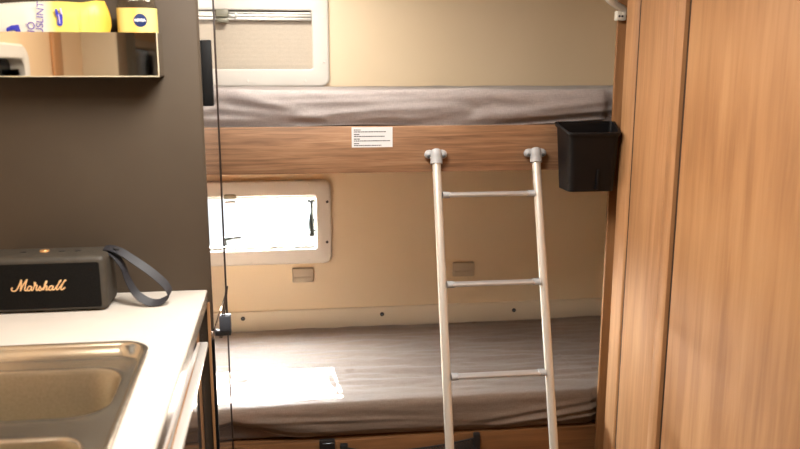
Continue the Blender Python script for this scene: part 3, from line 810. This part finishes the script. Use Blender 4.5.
# ------------------------------------------------------------------ mirrored shelf on the cabinet side
shx0, shx1 = -.852, -.3062
sz0, sz1 = 1.4860, 1.5825
sh = thing('wall_shelf', 'narrow mirror-fronted shelf tray fixed to the dark cabinet side', 'shelf', ((shx0 + shx1) / 2, PY, sz0))
M['mirror'] = principled('mirror_lip', srgb(232, 226, 214), .03, 1.0)[0]
M['shelf_edge'] = mottled('champagne_edge', srgb(226, 212, 180), srgb(232, 220, 190), .35, (20, 20, 20), .2)
obj('front_lip', box(shx0, shx1 - .0015, 1.8300, 1.8330, sz0 + .002, sz1), M['mirror'], sh, 0)
obj('tray', box(shx0, shx1 - .002, 1.8330, PY - .0005, sz0 + .0005, sz0 + .004), M['panel'], sh, 0)
obj('side_lip', box(shx1 - .0050, shx1 - .002, 1.8330, PY - .0005, sz0 + .004, sz1), M['mirror'], sh, 0)
bm = box(shx0, shx1, 1.8292, 1.8336, sz0, sz0 + .0022); box(shx1 - .0018, shx1, 1.8292, 1.8336, sz0 + .0022, sz1, 0, 1, bm)
obj('edge_trim', bm, M['shelf_edge'], sh, 0)

# soft pack of wipes
bg = thing('wipes_pack', 'white and yellow soft plastic pack lying on the mirrored shelf', 'pack', (-.56, 1.868, sz0 + .004))
bgx = -.56
M['pack_film'] = gradient_mat('pack_film', [(0, srgb(232, 230, 224)), (.63, srgb(234, 230, 214)), (.70, srgb(236, 216, 116)), (.92, srgb(234, 208, 96)), (1, srgb(226, 176, 60))], 0, -.20, .155, .35, wob=.10)
bm = bmesh.new(); rows = []
nxp, npr = 60, 28
for i in range(nxp + 1):
    t = i / nxp; x = -.79 + (.38) * t
    tail = smooth01((t - .80) / .20)
    fat = .024 * (1 - .86 * tail) * smooth01(.12 + t * 5)
    zlo = sz0 + .0045
    zhi = 1.6465 + .008 * smooth01((t - .82) / .15) - .004 * math.sin(t * 7)
    # the free end curls in towards its base
    row = []
    for k in range(npr):
        a = 2 * math.pi * k / npr
        c, s_ = math.cos(a), math.sin(a)
        z = (zlo + zhi) / 2 + (zhi - zlo) / 2 * (abs(s_) ** .75) * (1 if s_ > 0 else -1)
        hz = (z - zlo) / (zhi - zlo)
        y = 1.868 + fat * (abs(c) ** .8) * (1 if c > 0 else -1) + .0025 * noise.noise(Vector((x * 30, z * 30, 1.5)))
        xx = x - .052 * tail * max(0, (.62 - hz) / .62) ** 1.1 - .012 * tail * max(0, hz - .8) * 5
        row.append(bm.verts.new((xx, max(1.836, min(1.905, y)), z)))
    rows.append(row)
for a, b in zip(rows, rows[1:]):
    for k in range(npr): bm.faces.new((a[k], a[(k + 1) % npr], b[(k + 1) % npr], b[k]))
bm.faces.new(rows[0][::-1]); bm.faces.new(rows[-1])
pk = obj('wrapper', bm, M['pack_film'], bg, 60)
def flat_print(bm2, cx, cz, rot=0.0, y=1.8425, sx=1.0):
    for v in bm2.verts:
        a, b = v.co.x * sx, v.co.y
        c, s_ = math.cos(rot), math.sin(rot)
        v.co = Vector((cx + a * c - b * s_, y - v.co.z, cz + a * s_ + b * c))
    return bm2
def px_x(px, y=1.842): return -.6354 + (px) * .0021 + .0
def px_z(py): return 1.6505 - py * .00214
t_ = obj('printed_text', flat_print(text_mesh('MUSLINT', .0215), px_x(38.5), px_z(22.0), R(84)), M['violet_print'], pk, 0)
t_['label'] = 'violet upright lettering'
obj('printed_text', flat_print(text_mesh('GIÖ', .0220), px_x(29.0), px_z(30.5), R(84)), M['violet_print'], pk, 0)
bm = bmesh.new()
P3 = [(4.5, 28.0), (9.5, 25.4), (16.8, 24.4), (18.6, 31.5), (13.8, 31.5), (12.6, 29.6), (6.0, 30.6), (5.0, 33.0)]
loft([[(px_x(a), 1.8425, px_z(b)) for a, b in P3], [(px_x(a), 1.8420, px_z(b)) for a, b in P3]], True, True, bm)
obj('printed_emblem', bm, M['blue_print'], pk, 0)
bm = bmesh.new()
P3 = catmull([(54.2, 9, 0), (56.4, 9, 0), (57.6, 13, 0), (60.6, 12, 0), (61.2, 16, 0), (60.6, 24, 0), (58, 25.4, 0), (55.4, 24, 0), (56, 18, 0), (54.6, 14, 0)], 4, True)
loft([[(px_x(a.x), 1.8425, px_z(a.y)) for a in P3], [(px_x(a.x), 1.8420, px_z(a.y)) for a in P3]], True, True, bm)
pb = obj('printed_badge', bm, M['blue_print'], pk, 0)
bm = bmesh.new()
tube([(px_x(57.4), 1.8418, px_z(14)), (px_x(58), 1.8418, px_z(23))], .0014, 6, True, bm); tube([(px_x(59.6), 1.8418, px_z(8)), (px_x(60.4), 1.8418, px_z(14))], .0022, 6, True, bm)
obj('badge_lettering', bm, M['pale_print'], pb, 0)
bm = bmesh.new(); rr = random.Random(3)
for cx in (79.5, 88, 94):
    z = px_z(9)
    while z > px_z(30):
        h = rr.uniform(.002, .006); box(px_x(cx) - .0007, px_x(cx) + .0007, 1.8412, 1.8422, z - h, z, 0, 1, bm); z -= h + rr.uniform(.0012, .003)
obj('small_print', bm, M['ochre_print'], pk, 0)

# bottle
bt = thing('lotion_bottle', 'clear bottle with yellow label and round navy badge on the mirrored shelf', 'bottle', (-.3530, 1.868, sz0 + .004))
def oval(rx, ry, z, cx=-.3530, cy=1.868, n=40):
    out = []
    for k in range(n):
        a = 2 * math.pi * k / n; c, s_ = math.cos(a), math.sin(a)
        out.append((cx + rx * (abs(c) ** .7) * (1 if c > 0 else -1), cy + ry * (abs(s_) ** .8) * (1 if s_ > 0 else -1), z))
    return out
zz = sz0 + .0045
prof = [(.036, .020, zz), (.0415, .024, zz + .004), (.0425, .025, zz + .02), (.0430, .025, zz + .10), (.0425, .0248, zz + .150), (.040, .0235, zz + .165), (.033, .020, zz + .178), (.020, .015, zz + .188), (.0135, .0135, zz + .192), (.0135, .0135, zz + .205)]
obj('clear_body', loft([oval(a, b, c) for a, b, c in prof], True, True), M['clear_plastic'], bt, 60)
obj('cap', loft([oval(a, a, c) for a, c in ((.015, zz + .1995), (.0155, zz + .203), (.0155, zz + .225), (.0145, zz + .228))], True, True), M['white_print'], bt, 60)
M['bottle_label'] = gradient_mat('bottle_label_film', [(0, srgb(232, 204, 116)), (.28, srgb(240, 198, 112)), (.48, srgb(240, 180, 92)), (.62, srgb(226, 204, 126)), (1, srgb(216, 198, 118))], 0, -.045, .045, .4)
lb = obj('label', loft([oval(.0434, .0254, zz + .050), oval(.0438, .0258, zz + .1455)]), M['bottle_label'], bt, 60)
ld = obj('badge', disc_y(-.3425, 1.8435, 1.6092, .0146, .0016, 32), M['navy'], lb); ld['label'] = 'round navy badge'
obj('badge_lettering', flat_print(text_mesh('NIVEA', .0084, .0003), -.3425, 1.6092, 0, 1.8413), M['white_print'], ld, 0)

# ------------------------------------------------------------------ side of the room behind the viewer (seen in the mirror lip and the gloss doors)
def side_window(name, Wd, label, pane):
    y0, y1, z0, z1 = Wd
    o = sname(name, label, 'window', (XL, (y0 + y1) / 2, z0 - .04))
    lo = [YZ(rrect(y0 - .045, y1 + .045, z0 - .045, z1 + .045, .06), XL + .0005), YZ(rrect(y0 - .045, y1 + .045, z0 - .045, z1 + .045, .06), XL + .014),
          YZ(rrect(y0 - .038, y1 + .038, z0 - .038, z1 + .038, .055), XL + .020), YZ(rrect(y0 - .004, y1 + .004, z0 - .004, z1 + .004, .03), XL + .020), YZ(rrect(y0, y1, z0, z1, .03), XL + .016), YZ(rrect(y0, y1, z0, z1, .03), XL - .034)]
    obj('frame', loft(lo), M['white_plastic'], o)
    obj('pane', box(XL - .030, XL - .026, y0, y1, z0, z1), pane, o, 0)
    return o
side_window('window_3', W3, 'tinted kitchen window in the side wall above the worktop', M['tinted'])
M['smoked'] = glass('smoked_window_acrylic', (.03, .03, .03))
w4 = side_window('window_4', W4, 'large smoked side window of the living area', M['smoked'])
def curtain(y0, y1):
    bm = bmesh.new(); n = 60; A = []; Bv = []
    for i in range(n + 1):
        y = y0 + (y1 - y0) * i / n; x = XL + .050 + .016 * math.sin(i * 1.35)
        A.append(bm.verts.new((x, y, 1.78))); Bv.append(bm.verts.new((x, y, .86)))
    for i in range(n): bm.faces.new((A[i], A[i + 1], Bv[i + 1], Bv[i]))
    bmesh.ops.solidify(bm, geom=list(bm.faces), thickness=.002)
    return bm
cu_m = fabric('curtain_cloth', srgb(150, 140, 122), srgb(176, 166, 148))
c1 = obj('curtain', curtain(-.45, -.10), cu_m, None, 60, (XL + .05, -.27, .86)); c1['label'] = 'grey-beige curtain drawn to the near side of the living area window'; c1['category'] = 'curtain'; c1['kind'] = 'thing'
structure(obj('trim_2', box(XL, XL + .014, .62, .72, 0, ZC - .002, .005, 3), M['wood_up']), 'oak batten on the peach side wall beyond the kitchen', 'trim')
tl = thing('storage_cupboard', 'slim beige-sided cupboard on the side wall beyond the kitchen', 'cupboard', (-.76, .17, 1.0))
obj('body', box(XL + .001, -.74, .02, .30, .0, ZC - .004, .01, 3), mottled('taupe_cupboard', srgb(150, 134, 114), srgb(158, 142, 122), .5, (4, 4, 4)), tl)
obj('side_panel', box(XL + .001, -.72, .30, .315, .0, ZC - .004, .003), mottled('beige_cupboard_edge', srgb(206, 192, 168), srgb(212, 198, 176), .45, (6, 6, 6)), tl)

# unseen roof light and ceiling lamps, added to brighten the room
rw = sname('fill_roof_light', 'unseen square roof light added as fill over the kitchen aisle', 'window', (0, 1.40, ZC))
rr_ = lambda d, r: rrect(.0 - d, .0 + d, 1.40 - d, 1.40 + d, r)
lo = [XY(rr_(.27, .05), ZC - .0005), XY(rr_(.27, .05), ZC - .02), XY(rr_(.235, .04), ZC - .025), XY(rr_(.225, .03), ZC - .0005)]
obj('frame', loft(lo), M['white_plastic'], rw)
obj('diffuser', box(-.225, .225, 1.40 - .225, 1.40 + .225, ZC - .006, ZC - .003), M['lens'], rw, 0)  # added glowing panel under a closed ceiling
lp = thing('fill_lamp', 'unseen fill lamp added on the ceiling above the kitchen worktop', 'lamp', (-.55, 1.05, ZC))  # out of view, added to light worktop and shelf
obj('fill_housing', box(-.70, -.40, 1.01, 1.09, ZC - .022, ZC, .004), M['white_plastic'], lp)
obj('fill_diffuser', box(-.69, -.41, 1.017, 1.083, ZC - .027, ZC - .0222, .002), M['lens'], lp)

for lx, ly, lab in ((.05, 2.14, 'unseen fill lamp added on the ceiling just in front of the upper bunk'), (-.05, 2.66, 'unseen fill lamp added on the ceiling right over the upper mattress')):  # out-of-view lamps added to lift the upper bunk and rear wall
    q = thing('fill_lamp', lab, 'lamp', (lx, ly, ZC))
    obj('fill_housing', box(lx - .15, lx + .15, ly - .04, ly + .04, ZC - .022, ZC, .004), M['white_plastic'], q)
    obj('fill_diffuser', box(lx - .14, lx + .14, ly - .033, ly + .033, ZC - .027, ZC - .0222, .002), M['lens'], q)

# ------------------------------------------------------------------ light
def area(name, loc, rot, sx, sy, power, color, portal=False):
    l = bpy.data.lights.new(name, 'AREA'); l.shape = 'RECTANGLE'; l.size = sx; l.size_y = sy; l.energy = power; l.color = color
    if portal: l.cycles.is_portal = True
    o = bpy.data.objects.new(name, l); COL.objects.link(o); o.location = loc; o.rotation_euler = rot
    return o
area('roof_fill', (0, 1.40, ZC - .03), (0, 0, 0), .44, .44, 14.5, (1, .96, .90))  # main overhead fill, added under the closed ceiling
area('kitchen_fill', (-.55, 1.05, ZC - .032), (0, 0, 0), .28, .06, 1.8, (1, .88, .72))  # added warm fill for the kitchen
area('bunk_fill', (-.05, 2.66, ZC - .032), (0, 0, 0), .24, .06, 3.9, (1, .94, .84))  # added fill for the upper rear wall
area('aisle_fill', (.05, 2.14, ZC - .032), (0, 0, 0), .24, .06, 3.7, (1, .95, .88))  # added fill for the upper mattress front and board
area('side_window_portal', (XL - .034, -.71, 1.285), (0, R(-90), 0), .67, 1.18, 1, (1, 1, 1), True)
area('rear_window_portal', ((W2[0] + W2[1]) / 2, B + .034, (W2[2] + W2[3]) / 2), (R(-90), 0, 0), W2[1] - W2[0], W2[3] - W2[2], 1, (1, 1, 1), True)
s = bpy.data.lights.new('sun', 'SUN'); s.energy = 190; s.angle = R(.6); s.color = (1, .96, .9)
so_ = bpy.data.objects.new('sun', s); COL.objects.link(so_); so_.location = (-.5, 6, 4)
so_.rotation_euler = Vector((.085, -1, -.72)).to_track_quat('-Z', 'Y').to_euler()
wld = bpy.data.worlds.new('sky'); scene.world = wld; wld.use_nodes = True
wn = wld.node_tree; bgd = wn.nodes['Background']            # hazy bright sky above, sunlit pale ground below the horizon
gt = wn.nodes.new('ShaderNodeTexCoord'); gs = wn.nodes.new('ShaderNodeSeparateXYZ'); gm = wn.nodes.new('ShaderNodeMapRange')
gm.inputs['From Min'].default_value = -.04; gm.inputs['From Max'].default_value = .06; gm.inputs['To Min'].default_value = 1.3; gm.inputs['To Max'].default_value = 115.0
wn.links.new(gt.outputs['Generated'], gs.inputs[0]); wn.links.new(gs.outputs['Z'], gm.inputs['Value']); wn.links.new(gm.outputs[0], bgd.inputs['Strength'])
bgd.inputs['Color'].default_value = (.90, .95, 1, 1)

# ------------------------------------------------------------------ camera
cam = bpy.data.cameras.new('camera'); co = bpy.data.objects.new('camera', cam); COL.objects.link(co)
cam.sensor_width = 36; cam.lens = 36 * 778 / 800; cam.clip_start = .01
co.location = (0, 0, 1.5); co.rotation_euler = (R(90 - 11.2), 0, R(-7.4))
cam.dof.use_dof = True; cam.dof.focus_distance = 2.34; cam.dof.aperture_fstop = 3.2
scene.camera = co
scene.view_settings.view_transform = 'Standard'; scene.view_settings.look = 'None'
scene.view_settings.exposure = .6; scene.view_settings.gamma = 1; scene.view_settings.use_curve_mapping = False
scene.cycles.max_bounces = 10; scene.cycles.transparent_max_bounces = 12; scene.cycles.use_denoising = True
scene.cycles.sample_clamp_indirect = 40; scene.cycles.caustics_reflective = False
